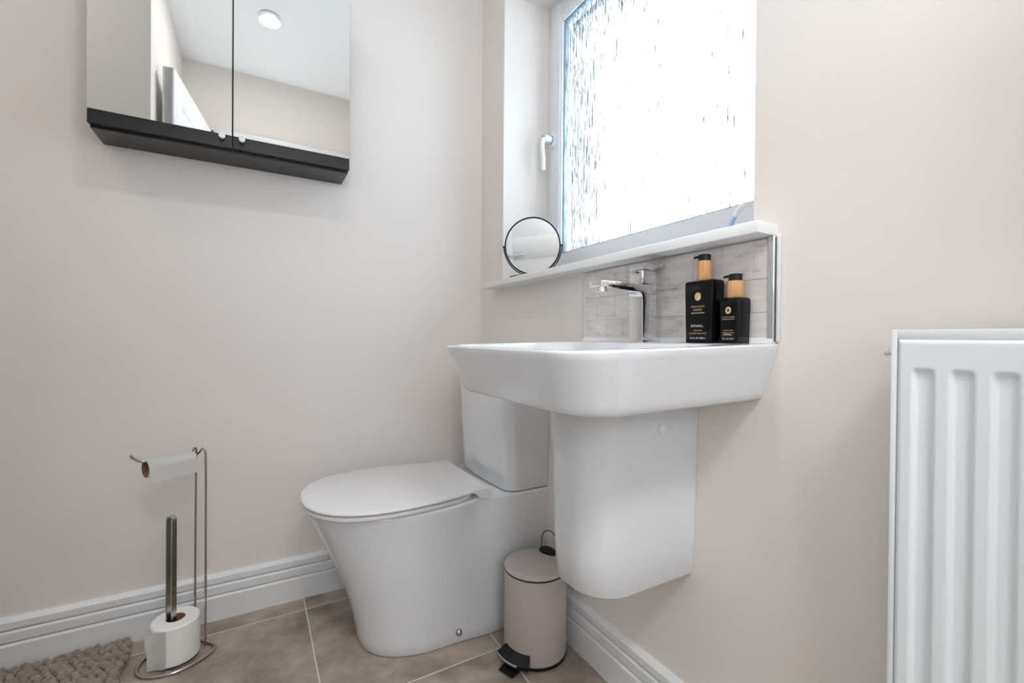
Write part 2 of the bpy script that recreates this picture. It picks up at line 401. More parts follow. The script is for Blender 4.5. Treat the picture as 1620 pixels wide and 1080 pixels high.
# ------------------------------------------------------------------ window
bm = B(); box(bm, (-0.057, -1.167, WZ0), (0.20, -0.124, WZ0+0.0205), 0.0025)
SILLZ = WZ0 + 0.0205
box(bm, (-0.002, -1.173, WZ0-0.004), (0.002, -0.13, WZ0+0.004), 0.001)
struct('trim_2', bm, SILL, 'white window sill board projecting from the beige wall')
FX = 0.192
win_y0, win_y1 = WY0, WY1
bm = B()
def ring(bm, x0, x1, y0, y1, z0, z1, w, wb=None, bev=0.003):
    wb = wb or w
    loops = []
    # mitred frame built from four bars
    box(bm, (x0, y0, z0), (x1, y0+w, z1), bev); box(bm, (x0, y1-w, z0), (x1, y1, z1), bev)
    box(bm, (x0, y0+w-0.001, z0), (x1, y1-w+0.001, z0+wb), bev); box(bm, (x0, y0+w-0.001, z1-w), (x1, y1-w+0.001, z1), bev)
ring(bm, FX, FX+0.07, win_y0-0.001, win_y1+0.001, SILLZ-0.001, WZ1+0.001, 0.045, 0.062)
window = struct('window_1', bm, UPVC, 'white framed window with rain-textured glass')
bm = B(); ring(bm, FX-0.012, FX+0.05, win_y0+0.030, win_y1-0.030, SILLZ+0.045, WZ1-0.030, 0.060, 0.060, 0.006)
ring(bm, FX-0.006, FX+0.03, win_y0+0.086, win_y1-0.086, SILLZ+0.101, WZ1-0.086, 0.010, 0.010, 0.004)
struct('sash', bm, UPVC, parent=window)
bm = B(); ring(bm, FX+0.004, FX+0.024, win_y0+0.0945, win_y1-0.0945, SILLZ+0.1095, WZ1-0.0945, 0.006, 0.006, 0)
struct('spacer', bm, GREYSPACER, parent=window, smooth=False)
bm = B(); box(bm, (FX+0.010, win_y0+0.09, SILLZ+0.105), (FX+0.013, win_y1-0.09, WZ1-0.09))
struct('pane', bm, PANE, parent=window, smooth=False)
# handle: rose, neck, drooping lever
hy_, hz_ = -0.236, 1.585
bm = B()
t = [( FX-0.012, hy_+y, hz_+z) for y, z in ((0, 0),)]
lo = rrect(hy_-0.013, hy_+0.013, hz_-0.028, hz_+0.028, (0.011,)*4, 6)
loft(bm, [[(FX-0.012, a, b) for a, b in lo], [(FX-0.020, a, b) for a, b in lo], [(FX-0.022, hy_+(a-hy_)*0.85, hz_+(b-hz_)*0.92) for a, b in lo]])
wh = sub('window_handle', bm, UPVC, window)
bm = B(); tube(bm, smooth_path([(FX-0.02, hy_, hz_), (FX-0.045, hy_, hz_), (FX-0.058, hy_, hz_-0.006), (FX-0.062, hy_, hz_-0.035), (FX-0.058, hy_, hz_-0.075), (FX-0.057, hy_, hz_-0.118)], 6),
               0.009, n=14)
tube(bm, [(FX-0.024, hy_, hz_), (FX-0.052, hy_, hz_)], 0.0125, n=18)
sub('lever', bm, UPVC, wh)
bm = B(); tube(bm, [(FX-0.0215, hy_, hz_), (FX-0.0245, hy_, hz_)], 0.0145, n=18); tube(bm, [(FX-0.05, hy_, hz_+0.001), (FX-0.0605, hy_, hz_+0.001)], 0.0075, n=14)
sub('lock_button', bm, GREYSPACER, wh)
# outer brick reveal beyond the glass
bm = B()
for a in ((0.262, WY1-0.045, WZ0), (0.262, WY0, WZ0)):
    box(bm, a, (0.42, a[1]+0.045, WZ1))
box(bm, (0.262, WY0, WZ1-0.045), (0.42, WY1, WZ1))
struct('trim_3', bm, OUTWALL, smooth=False)

# ------------------------------------------------------------------ mirror cabinet
X0, X1, XM = -1.138, -0.524, -0.8345
ZB, ZT = 1.366, 1.888
t = thing('mirror_cabinet', 'black wall cabinet with two mirrored doors on the left wall', 'cabinet', (-0.83, 0, ZB))
bm = B(); box(bm, (X0+0.002, -0.117, ZB), (X1-0.002, -0.0005, ZT-0.002), 0.0008, 1)
obj('body', bm, BLACKWOOD, t, smooth=False)
for a, b, s, kx in ((X0, XM-0.0012, -0.25, -0.859), (XM+0.0012, X1, 0.0, -0.812)):
    bm = B(); box(bm, (a, -0.1335, ZB+0.0065), (b, -0.1185, ZT), 0.0007, 1)
    dr = obj('door', bm, BLACKWOOD, t, smooth=False)
    bm = B(); box(bm, (a+0.0006, -0.1375, 1.4055), (b-0.0006, -0.1333, ZT-0.0005), 0.0006, 1)
    sub('mirror_panel', bm, MIRROR, dr, smooth=False)
    bm = B(); lathe(bm, [(0, -0.1535), (0.0062, -0.1535), (0.0078, -0.1520), (0.0078, -0.149), (0.005, -0.146), (0.005, -0.1376), (0, -0.1376)], (kx, 0, 1.3965), 28, 'y')
    k = sub('knob', bm, mat('frosted_knob', (0.75, 0.76, 0.75), 0.45, metal=0.2, noise=(200, 0.15, 2)), dr)

# ------------------------------------------------------------------ basin
YC = -0.9165
def rim_z(x): return 0.845 + 0.026*x        # deck falls slightly to the front
def bot_z(x): return 0.744 + 0.015*x
def basin_loop(dpt, wd, zf, rf=0.075, rb=0.002, x0=0.0, n=10):
    return [(x, y, zf(x)) for x, y in rrect(-dpt, x0, YC-wd, YC+wd, (rb, rf, rf, rb), n)]
t = thing('wash_basin', 'white ceramic wall-hung basin with tapered sides below the window', 'basin', (0, YC, 0.744))
loops = [basin_loop(0.380, 0.212, bot_z, 0.06), basin_loop(0.391, 0.223, lambda x: bot_z(x)+0.0015, 0.066), basin_loop(0.396, 0.228, lambda x: bot_z(x)+0.006, 0.07)]
for k in range(1, 9):
    f = k/9
    loops.append(basin_loop(0.396+(0.430-0.396)*f, 0.228+(0.2545-0.228)*f, lambda x, f=f: (bot_z(x)+0.006)*(1-f)+(rim_z(x)-0.004)*f, 0.07+0.008*f))
loops += [basin_loop(0.430, 0.2545, lambda x: rim_z(x)-0.004, 0.078), basin_loop(0.4295, 0.254, lambda x: rim_z(x)-0.0015, 0.078), basin_loop(0.427, 0.2515, rim_z, 0.076)]
def bowl(x1, dpt, wd, dz, r): return [(x, y, rim_z(x)-dz) for x, y in rrect(-dpt, x1, YC-wd, YC+wd, (r, r, r, r), 10)]
loops += [bowl(-0.105, 0.413, 0.234, 0.0, 0.062), bowl(-0.107, 0.411, 0.232, 0.002, 0.06), bowl(-0.112, 0.40, 0.222, 0.02, 0.06), bowl(-0.135, 0.372, 0.195, 0.062, 0.07), bowl(-0.18, 0.32, 0.14, 0.082, 0.06), bowl(-0.22, 0.27, 0.04, 0.088, 0.02)]
bm = B(); loft(bm, loops)
obj('bowl', bm, CERAMIC, t, angle=50)
bm = B(); lathe(bm, [(0, 0.757), (0.026, 0.757), (0.028, 0.754), (0.028, 0.750), (0, 0.750)], (-0.245, YC, 0), 28)
obj('waste', bm, CHROME, t)

# semi pedestal
t2 = thing('semi_pedestal', 'white ceramic semi pedestal fixed to the wall under the basin', 'pedestal', (0, YC, 0.37))
loops = []
for z, dp_, w_, r_ in ((0.3705, 0.236, 0.076, 0.066), (0.3715, 0.248, 0.084, 0.072), (0.377, 0.2535, 0.0875, 0.075), (0.45, 0.258, 0.090, 0.077), (0.60, 0.264, 0.0935, 0.080), (0.7425, 0.270, 0.097, 0.082)):
    loops.append([(x, y, bot_z(x)-0.0006 if z > 0.7 else z) for x, y in rrect(-dp_, -0.0005, YC-w_, YC+w_, (0.001, r_, r_, 0.001), 12)])
bm = B(); loft(bm, loops); obj('shroud', bm, CERAMIC, t2, angle=50)
bm = B(); lathe(bm, [(0, -0.0025), (0.0085, -0.0025), (0.0095, -0.001), (0.0095, 0.003), (0, 0.003)], (-0.106, YC-0.0960, 0.681), 28, 'y')
obj('screw_cap', bm, PLASTIC, t2)

# ------------------------------------------------------------------ tap
t = thing('basin_tap', 'chrome square mixer tap standing on the back of the basin', 'tap', (-0.06, YC, rim_z(-0.06)))
ZD = rim_z(-0.06)
bm = B(); box(bm, (-0.086, YC-0.0265, ZD-0.001), (-0.034, YC+0.0265, ZD+0.0045), 0.0012); obj('base_plate', bm, CHROME, t)
# column and spout as one swept solid
ty = 0.0195
prof = []
def arc(cx, cz, r, a0, a1, n=6):
    return [(cx + r*math.cos(math.radians(a0+(a1-a0)*i/n)), cz + r*math.sin(math.radians(a0+(a1-a0)*i/n))) for i in range(n+1)]
zt = 0.9660
prof = [(-0.0385, ZD+0.004), (-0.0385, zt-0.002), (-0.0405, zt)] + [(-0.190, zt-0.0005), (-0.1915, zt-0.002), (-0.1915, zt-0.010), (-0.190, zt-0.0115)] + [(-0.150, zt-0.0150), (-0.100, zt-0.0180)] + arc(-0.091, zt-0.028, 0.0105, 90, 0, 6) + [(-0.0795, zt-0.045), (-0.0795, ZD+0.004)]
bm = B()
vs0 = [bm.verts.new((x, YC-ty, z)) for x, z in prof]; vs1 = [bm.verts.new((x, YC+ty, z)) for x, z in prof]
n = len(prof)
for i in range(n): bm.faces.new((vs0[i], vs0[(i+1) % n], vs1[(i+1) % n], vs1[i]))
bm.faces.new(vs0[::-1]); bm.faces.new(vs1)
bmesh.ops.recalc_face_normals(bm, faces=bm.faces[:])
es = [e for e in bm.edges if (e.verts[0].co.y == e.verts[1].co.y)]
bmesh.ops.bevel(bm, geom=es, offset=0.002, segments=3, profile=0.5, affect='EDGES')
obj('spout', bm, CHROME, t, angle=30)
bm = B(); lathe(bm, [(0, -0.004), (0.0105, -0.004), (0.0115, -0.003), (0.0115, 0.006), (0, 0.006)], (-0.174, YC, zt-0.0175), 28); obj('aerator', bm, CHROME, t)
bm = B(); box(bm, (-0.0795, YC-0.0185, zt+0.0015), (-0.0405, YC+0.0185, zt+0.030), 0.0025, 3); cart = obj('cartridge_block', bm, CHROME, t)
bm = B()
pr = [(-0.066, zt+0.0305), (-0.066, zt+0.0365), (-0.035, zt+0.040), (0.000, zt+0.0455), (0.0005, zt+0.0435), (-0.030, zt+0.0335), (-0.040, zt+0.0305)]
loft(bm, [[(x-0.0135, YC-0.0195, z) for x, z in pr], [(x-0.0135, YC+0.0195, z) for x, z in pr]])
obj('lever', bm, CHROME, t, smooth=False)

# ------------------------------------------------------------------ splashback
SY0, SY1, SZ0, SZ1 = -1.1575, -0.664, 0.8475, 1.0265
t = thing('splashback', 'grey stone mosaic splashback above the basin with chrome edge trims', 'splashback', (0, YC, SZ0))
bm = B(); box(bm, (-0.006, SY0, SZ0), (-0.0002, SY1, SZ1)); 
zrows = [SZ0, 0.899, 0.958, SZ1]
for ri in range(3):
    y = SY1; first = (0.022, 0.050, 0.035)[ri]
    k = 0
    while y > SY0+0.001:
        wdt = first if k == 0 else 0.0625 + random.uniform(-0.004, 0.004)
        y2 = max(SY0, y-wdt)
        if y2 - SY0 < 0.012: y2 = SY0
        if y-y2 > 0.004:
            dx = random.uniform(0, 0.0009)
            box(bm, (-0.0092-dx, y2+0.0002, zrows[ri]+0.0002), (-0.004, y-0.0002, zrows[ri+1]-0.0002), 0.0006, 1)
        y = y2; k += 1
obj('tiles', bm, STONE, t, smooth=False)
bm = B(); box(bm, (-0.0115, SY0-0.0105, SZ0), (-0.0002, SY0-0.0002, SZ1+0.003), 0.0006, 1); obj('edge_trim', bm, CHROME, t, smooth=False)
bm = B(); box(bm, (-0.0105, SY1+0.0002, SZ0), (-0.0002, SY1+0.003, SZ1+0.001), 0.0005, 1); obj('edge_trim', bm, SEALANT, t, smooth=False)
bm = B()
tri = [(-0.0002, 0.8455), (-0.0185, 0.8448), (-0.0160, 0.8472), (-0.0125, 0.8525), (-0.0095, 0.855), (-0.0002, 0.855)]
loft(bm, [[(x, SY0-0.010, z) for x, z in tri], [(x, SY1+0.003, z) for x, z in tri]])
obj('sealant_bead', bm, SEALANT, t, angle=60)
bm = B(); box(bm, (-0.006, SY0-0.0170, SZ0), (-0.0002, SY0-0.0108, SZ1+0.002), 0.002, 2); obj('sealant_strip', bm, SEALANT, t)

# ------------------------------------------------------------------ toilet
TY = -0.308
t = thing('toilet', 'white close-coupled toilet with its lid down, left of the basin', 'toilet', (-0.3, TY, 0))
def interp(tab, x):
    if x <= tab[0][0]: return tab[0][1]
    for (a, va), (b, vb) in zip(tab, tab[1:]):
        if x <= b: 
            s = (x-a)/(b-a); return va + (vb-va)*s
    return tab[-1][1]
def pan_loop(L, wf, wr, z, nst=28, waist=0.0, e=2.35):
    """half outline from the wall to the tip, mirrored"""
    half = []
    xs = []
    S = 0.36*L/0.66 + 0.03                              # where the front curve starts
    for i in range(15):
        xs.append(S*i/14)
    for x in xs:
        s = min(1, max(0, (x-0.17)/(S-0.17))); s = s*s*(3-2*s)
        w_ = wr + (wf-wr)*s - waist*math.exp(-((x-0.225)/0.045)**2)
        half.append((x, w_))
    for i in range(1, nst+1):
        a = i/nst*PI/2
        half.append((S + (L-S)*math.sin(a)**(2/e), wf*max(0, math.cos(a))**(2/e)))
    pts = [(-x, TY+w_, z) for x, w_ in half] + [(-x, TY-w_, z) for x, w_ in half[::-1][1:]]
    return pts
lv = [(0.0, 0.522, 0.150, 0.160, 0), (0.004, 0.526, 0.153, 0.163, 0), (0.03, 0.530, 0.155, 0.164, 0), (0.08, 0.540, 0.158, 0.165, 0.0), (0.14, 0.556, 0.162, 0.167, 0.001), (0.20, 0.577, 0.167, 0.169, 0.003),
      (0.26, 0.602, 0.172, 0.171, 0.008), (0.31, 0.624, 0.177, 0.173, 0.014), (0.35, 0.642, 0.182, 0.174, 0.018), (0.38, 0.655, 0.187, 0.175, 0.020), (0.390, 0.659, 0.1885, 0.1755, 0.020), (0.395, 0.658, 0.1875, 0.175, 0.020), (0.397, 0.655, 0.184, 0.172, 0.019)]
bm = B(); loft(bm, [pan_loop(L, wf, wr, z, waist=wa) for z, L, wf, wr, wa in lv])
obj('pan', bm, CERAMIC, t, angle=60)
# lid and seat
LT = [(0.190, 0.166), (0.215, 0.162), (0.250, 0.166), (0.290, 0.176), (0.333, 0.186), (0.380, 0.193), (0.430, 0.1965), (0.480, 0.196), (0.525, 0.190), (0.565, 0.178), (0.600, 0.159), (0.630, 0.132), (0.650, 0.103), (0.663, 0.072), (0.670, 0.038), (0.672, 0.0)]
ST = [(0.243, 0.150), (0.256, 0.161)] + LT[3:]
def lid_loop(sc, z, x_add=0.0, tab=None):
    P = smooth_path([(x, w_, 0) for x, w_ in (tab or LT)], 5)
    half = [(0.44+(p.x-0.44)*sc[0]-x_add, max(0, p.y)*sc[1]) for p in P]
    return [(-x, TY+w_, z) for x, w_ in half] + [(-x, TY-w_, z) for x, w_ in half[::-1][1:]]
bm = B(); loft(bm, [lid_loop((0.972, 0.965), 0.3995, tab=ST), lid_loop((0.984, 0.982), 0.4000, tab=ST), lid_loop((0.988, 0.988), 0.4025, tab=ST), lid_loop((0.987, 0.986), 0.4098, tab=ST), lid_loop((0.978, 0.975), 0.4108, tab=ST), lid_loop((0.90, 0.86), 0.4108, tab=ST)])
obj('seat', bm, PLASTIC, t, angle=60)
bm = B(); loft(bm, [lid_loop((0.90, 0.86), 0.4146), lid_loop((0.993, 0.992), 0.4146), lid_loop((1.0, 1.0), 0.4165), lid_loop((1.0, 1.0), 0.4190), lid_loop((0.994, 0.993), 0.4215), lid_loop((0.975, 0.97), 0.4230)])
obj('lid', bm, PLASTIC, t, angle=60)
for s in (-1, 1):       # hinge lobes that curl down beside the seat
    bm = B(); y0 = TY + s*0.150
    pr = arc(-0.203, 0.4095, 0.0130, -90, 90, 8) + [(-0.225, 0.4222), (-0.250, 0.4222), (-0.268, 0.4190), (-0.258, 0.4170), (-0.249, 0.4165), (-0.242, 0.4140), (-0.236, 0.4090), (-0.229, 0.4025), (-0.221, 0.3980), (-0.212, 0.3966)]
    loft(bm, [[(x, y0-0.016, z) for x, z in pr], [(x, y0+0.016, z) for x, z in pr]])
    obj('hinge', bm, PLASTIC, t, angle=40)
bm = B(); lathe(bm, [(0, -0.010), (0.0045, -0.010), (0.0075, -0.007), (0.0095, -0.003), (0.0095, 0.004), (0, 0.004)], (-0.285, TY-0.1585, 0.034), 24, 'y')
obj('fixing_bolt', bm, BRUSHED, t)
# cistern: bowed front, tapering downwards
def cist_loop(dpt, wd, z, r=0.035):
    pts = rrect(-dpt, -0.0008, TY-0.004-wd, TY-0.004+wd, (0.001, r, r, 0.001), 10)
    out = []
    for x, y in pts:
        if x < -dpt*0.5: x -= 0.012*(1-((y-TY+0.004)/wd)**2)
        out.append((x, y, z))
    # extra points for the bow
    res = []
    for i, p in enumerate(out):
        q = out[(i+1) % len(out)]; res.append(p)
        if abs(q[1]-p[1]) > 0.15 and p[0] < -0.05:
            for k in range(1, 12):
                y = p[1]+(q[1]-p[1])*k/12; res.append((-dpt-0.012*(1-((y-TY+0.004)/wd)**2), y, z))
    return res
lv = [(0.4000, 0.132, 0.164), (0.4015, 0.135, 0.167), (0.406, 0.1365, 0.1685), (0.45, 0.139, 0.170), (0.52, 0.143, 0.1725), (0.60, 0.147, 0.175), (0.69, 0.151, 0.178), (0.735, 0.153, 0.179)]
bm = B(); loft(bm, [cist_loop(d_, w_, z) for z, d_, w_ in lv]); cz = obj('cistern', bm, CERAMIC, t, angle=50)
bm = B(); loft(bm, [cist_loop(d_, w_, z) for z, d_, w_ in ((0.737, 0.155, 0.181), (0.739, 0.157, 0.1825), (0.754, 0.157, 0.1825), (0.758, 0.154, 0.180), (0.759, 0.150, 0.176))])
sub('cistern_lid', bm, CERAMIC, cz, angle=50)
bm = B(); lathe(bm, [(0, 0.763), (0.018, 0.763), (0.02, 0.761), (0.02, 0.7585), (0, 0.7585)], (-0.08, TY, 0), 28); sub('flush_button', bm, CHROME, cz)

# ------------------------------------------------------------------ pedal bin
bx, by, br = -0.111, -0.586, 0.0855
t = thing('pedal_bin', 'small mauve grey pedal bin between the toilet and the wall', 'bin', (bx, by, 0))
bm = B(); lathe(bm, [(0, 0.0), (br-0.002, 0.0), (br+0.0005, 0.002), (br+0.0005, 0.009), (br-0.002, 0.010), (0, 0.010)], (bx, by, 0), 72); obj('base_ring', bm, BLACKPL, t)
bm = B(); lathe(bm, [(0, 0.0095), (br-0.001, 0.0095), (br-0.0005, 0.011), (br-0.0005, 0.2265), (br-0.002, 0.2275), (0, 0.2275)], (bx, by, 0), 72); obj('body', bm, BINM, t)
bm = B(); lathe(bm, [(0, 0.2265), (br-0.002, 0.2265), (br+0.0002, 0.2275), (br+0.0002, 0.2298), (br-0.002, 0.2305), (0, 0.2305)], (bx, by, 0), 72); obj('rim_seal', bm, BLACKPL, t)
bm = B(); lathe(bm, [(0, 0.2302), (br-0.0015, 0.2302), (br, 0.2312), (br, 0.2355), (br-0.002, 0.2385), (br-0.008, 0.2412), (br-0.03, 0.2445), (br-0.06, 0.2462), (0, 0.2468)], (bx, by, 0), 72); obj('lid', bm, BINM, t)
# hinge boss at the back towards the wall, handle wire
pdir = Vector((-0.93, -0.37, 0)).normalized()           # pedal side
back = -pdir; side = Vector((-pdir.y, pdir.x, 0))
hc = Vector((bx, by, 0.2475)) + back*0.060 
bm = B()
bmesh.ops.create_uvsphere(bm, u_segments=24, v_segments=14, radius=1.0)
for v in bm.verts:
    c = v.co.copy(); v.co = hc + side*(c.x*0.029) + back*(c.y*0.017) + Vector((0, 0, c.z*0.0115))
obj('hinge_cap', bm, BLACKPL, t)
bm = B(); hw = []
for k in range(17):
    a = PI*k/16
    hw.append(hc + side*(0.026*math.cos(a)) + back*0.006 + Vector((0, 0, 0.004 + 0.052*math.sin(a)**0.6)))
tube(bm, hw, 0.0013, n=8); obj('carry_handle', bm, BLACKPL, t)
# pedal: curved hood against the body, chrome-edged tread and lower flap
bm = B(); rows = []
a0 = math.atan2(pdir.y, pdir.x)
loops = []
for k in range(9):
    a = a0 + math.radians(-27 + 54*k/8)
    dd = Vector((math.cos(a), math.sin(a), 0)); c0 = Vector((bx, by, 0))
    loops.append([c0 + dd*(br-0.003) + Vector((0, 0, 0.040)), c0 + dd*(br+0.004) + Vector((0, 0, 0.041)), c0 + dd*(br+0.026) + Vector((0, 0, 0.027)), c0 + dd*(br+0.027) + Vector((0, 0, 0.018)), c0 + dd*(br-0.003) + Vector((0, 0, 0.018))])
loft(bm, loops); ped = obj('pedal_hood', bm, BLACKPL, t, angle=30)
bm = B()
pc = Vector((bx, by, 0)) + pdir*(br+0.0265)
loops = []
for k in range(9):
    a = a0 + math.radians(-26 + 52*k/8*0.72)
    dd = Vector((math.cos(a), math.sin(a), 0)); c0 = Vector((bx, by, 0))
    loops.append([c0+dd*(br+0.0255)+Vector((0, 0, 0.0265)), c0+dd*(br+0.0285)+Vector((0, 0, 0.025)), c0+dd*(br+0.0285)+Vector((0, 0, 0.0215)), c0+dd*(br+0.0255)+Vector((0, 0, 0.0205))])
loft(bm, loops); sub('hood_edge', bm, BRUSHED, ped, angle=30)
bm = B()
def q(u, v, z): return Vector((bx, by, z)) + pdir*(br+u) + side*v
tv = 0.0225
loops = [[q(-0.01, s*tv, 0.0105), q(0.018, s*tv, 0.011), q(0.040, s*tv, 0.009), q(0.041, s*tv, 0.005), q(0.018, s*tv, 0.004), q(-0.01, s*tv, 0.004)] for s in (-1, 1)]
loft(bm, loops); obj('foot_pedal', bm, BLACKPL, t, smooth=False)

# ------------------------------------------------------------------ toilet roll stand
t = thing('toilet_roll_stand', 'tall chrome wire toilet roll stand in front of the left wall', 'toilet roll holder', (-0.95, -0.155, 0))
rr = 0.0042
base = smooth_path([(-1.036, -0.158, rr), (-1.028, -0.188, rr), (-1.000, -0.212, rr), (-0.955, -0.2205, rr), (-0.915, -0.208, rr), (-0.884, -0.186, rr), (-0.8715, -0.166, rr), (-0.8725, -0.150, rr), (-0.884, -0.132, rr), (-0.899, -0.112, rr), (-0.909, -0.1015, rr), (-0.925, -0.097, rr), (-0.965, -0.0925, rr), (-1.005, -0.104, rr), (-1.028, -0.128, rr)], 6, True)
bm = B(); tube(bm, base, rr, closed=True, n=12); obj('base_ring', bm, BRUSHED, t)
bm = B(); box(bm, (-0.972, -0.218, 0.0045), (-0.957, -0.096, 0.0075), 0.0008, 1); obj('cross_strap', bm, BRUSHED, t)
r2 = 0.0028
ax, ay = -0.900, -0.142
TA = math.radians(30); TD = Vector((-math.cos(TA), -math.sin(TA), 0))       # the arm points forward and left
TP = Vector((-0.9235, -0.1215, 0.5130))                                        # right end of the hanging roll's axis
def ap(d_, z): return TP + TD*d_ + Vector((0, 0, z-TP.z))
bm = B(); tube(bm, smooth_path([(-0.893, -0.1385, 0.004), (-0.893, -0.1385, 0.25), (-0.8935, -0.137, 0.50), (-0.8945, -0.136, 0.533), (-0.8975, -0.134, 0.5430), (-0.903, -0.130, 0.5415), (-0.909, -0.125, 0.532), (-0.9145, -0.121, 0.5265)], 6), r2, n=10)
obj('upright', bm, BRUSHED, t)
bm = B(); tube(bm, smooth_path([(-0.920, -0.0985, 0.006), (-0.9195, -0.102, 0.25), (-0.9175, -0.112, 0.50), (-0.9165, -0.1165, 0.534), (-0.9178, -0.119, 0.5445), (-0.921, -0.1205, 0.5440), (-0.9245, -0.122, 0.534), (-0.929, -0.1245, 0.5305)], 6), r2, n=10)
obj('upright', bm, BRUSHED, t)
bm = B(); tube(bm, smooth_path([(-0.9145, -0.121, 0.5265), ap(0.006, 0.5305), ap(0.04, 0.531), ap(0.085, 0.5305), ap(0.108, 0.532), ap(0.122, 0.538), ap(0.1325, 0.547), ap(0.138, 0.5545)], 6), 0.0033, n=12)
obj('roll_arm', bm, BRUSHED, t)
# spindle: flat bar folded over
bm = B(); sx, sy = -0.966, -0.156
sp = [(sx-0.0088, sy, 0.008)] + [(sx-0.0088, sy, 0.365)] + [(sx - 0.0088*math.cos(a), sy, 0.370+0.0088*math.sin(a)) for a in [PI*k/8 for k in range(0, 9)]] + [(sx+0.0088, sy, 0.365), (sx+0.0088, sy, 0.008)]
loops = []
P = [Vector(p) for p in sp]
for i, p in enumerate(P):
    tg = (P[min(i+1, len(P)-1)] - P[max(i-1, 0)]).normalized(); nn = Vector((0, 1, 0)).cross(tg)
    loops.append([p + nn*0.0013 + Vector((0, -0.0062, 0)), p + nn*0.0013 + Vector((0, 0.0062, 0)), p - nn*0.0013 + Vector((0, 0.0062, 0)), p - nn*0.0013 + Vector((0, -0.0062, 0))])
loft(bm, loops)
for v in bm.verts:                                   # turn the spindle a little
    dx, dy = v.co.x-sx, v.co.y-sy; a = math.radians(-41)
    v.co.x = sx + dx*math.cos(a) - dy*math.sin(a); v.co.y = sy + dx*math.sin(a) + dy*math.cos(a)
obj('spindle', bm, BRUSHED, t, angle=30)

# spare roll on the spindle
rx, ry, rz = -0.957, -0.152, 0.0082
ro, ri_, rh = 0.054, 0.0215, 0.100
t = thing('toilet_roll', 'full white toilet roll standing on the base of the chrome stand', 'toilet roll', (rx, ry, rz), 'toilet rolls')
bm = B(); lathe(bm, [(ri_, rz), (ro-0.003, rz), (ro, rz+0.003), (ro-0.0006, rz+0.03), (ro+0.0004, rz+0.06), (ro-0.0005, rz+rh-0.004), (ro-0.004, rz+rh), (ri_, rz+rh), (ri_, rz)], (rx, ry, 0), 64); obj('paper', bm, PAPER, t)
bm = B(); lathe(bm, [(ri_+0.0002, rz+0.0005), (ri_+0.0002, rz+rh-0.0005), (ri_-0.001, rz+rh-0.0005), (ri_-0.001, rz+0.0005), (ri_+0.0002, rz+0.0005)], (rx, ry, 0), 48); obj('cardboard_core', bm, CARD, t)
bm = B(); rows = []
a1, a2 = math.radians(256), math.radians(241)
for k in range(21):
    if k <= 9:
        a = a1 + (a2-a1)*k/9; rad = ro + 0.0003 + 0.0012*k/9
        p = Vector((rx + rad*math.cos(a), ry + rad*math.sin(a), 0)); last = p; lt = Vector((math.sin(a), -math.cos(a), 0))
        ztop, zbot = rz+rh-0.003, rz+0.001
    else:
        q_ = (k-9)/11
        dirn = (lt*(1-0.5*q_) + Vector((-0.9, -0.22, 0))*(0.3+0.7*q_)).normalized()
        p = p + dirn*0.0028
        ztop, zbot = rz+rh-0.003-0.010*q_**1.5, max(0.0095, rz+0.001-0.002*q_)
    rows.append([(p.x + 0.0009*math.sin(j*0.9+k*0.5)*(k > 9) + 0.006*(1-j/10)*max(0, (k-9)/11), p.y + 0.0007*math.cos(j*1.3)*(k > 9), zbot+(ztop-zbot)*j/10) for j in range(11)])
loft(bm, rows, False, False, closed=False)
bmesh.ops.solidify(bm, geom=bm.faces[:], thickness=0.0006)
obj('loose_sheet', bm, PAPER, t, angle=60)

# nearly finished roll on the arm
hx0, hx1, hyy, hzz = -0.108, 0.0, 0.0, 0.0
TM = Matrix.Translation(TP) @ Matrix.Rotation(TA, 4, 'Z')
t = thing('toilet_roll', 'nearly used up toilet roll hanging on the arm of the chrome stand', 'toilet roll', TP, 'toilet rolls')
bm = B(); R3 = 0.0205
lathe(bm, [(R3, hx0), (R3, hx1), (R3-0.001, hx1), (R3-0.001, hx0), (R3, hx0)], (0, hyy, hzz), 48, 'x'); bm.transform(TM); obj('cardboard_core', bm, CARD, t)
bm = B(); lathe(bm, [(R3+0.0003, hx0+0.001), (R3+0.0022, hx0+0.001), (R3+0.0022, hx1-0.001), (R3+0.0003, hx1-0.001), (R3+0.0003, hx0+0.001)], (0, hyy, hzz), 48, 'x'); bm.transform(TM); obj('paper', bm, PAPER, t)
bm = B(); rows = []
for k in range(16):
    if k < 8:
        a = math.radians(80 + k/7*100); p = (hyy + (R3+0.003)*math.cos(a), hzz + (R3+0.003)*math.sin(a))
    else: p = (hyy-(R3+0.003)-0.0005*(k-7), hzz - 0.0295*(k-7)/8)
    rows.append([(hx0+0.001+(hx1-hx0-0.002)*j/12, p[0]+0.0006*math.sin(j*1.7+k*0.5), p[1]-(0.003*(1-j/12) if k == 15 else 0)) for j in range(13)])
loft(bm, rows, False, False, closed=False); bmesh.ops.solidify(bm, geom=bm.faces[:], thickness=0.0005); bm.transform(TM)
obj('loose_sheet', bm, PAPER, t, angle=60)

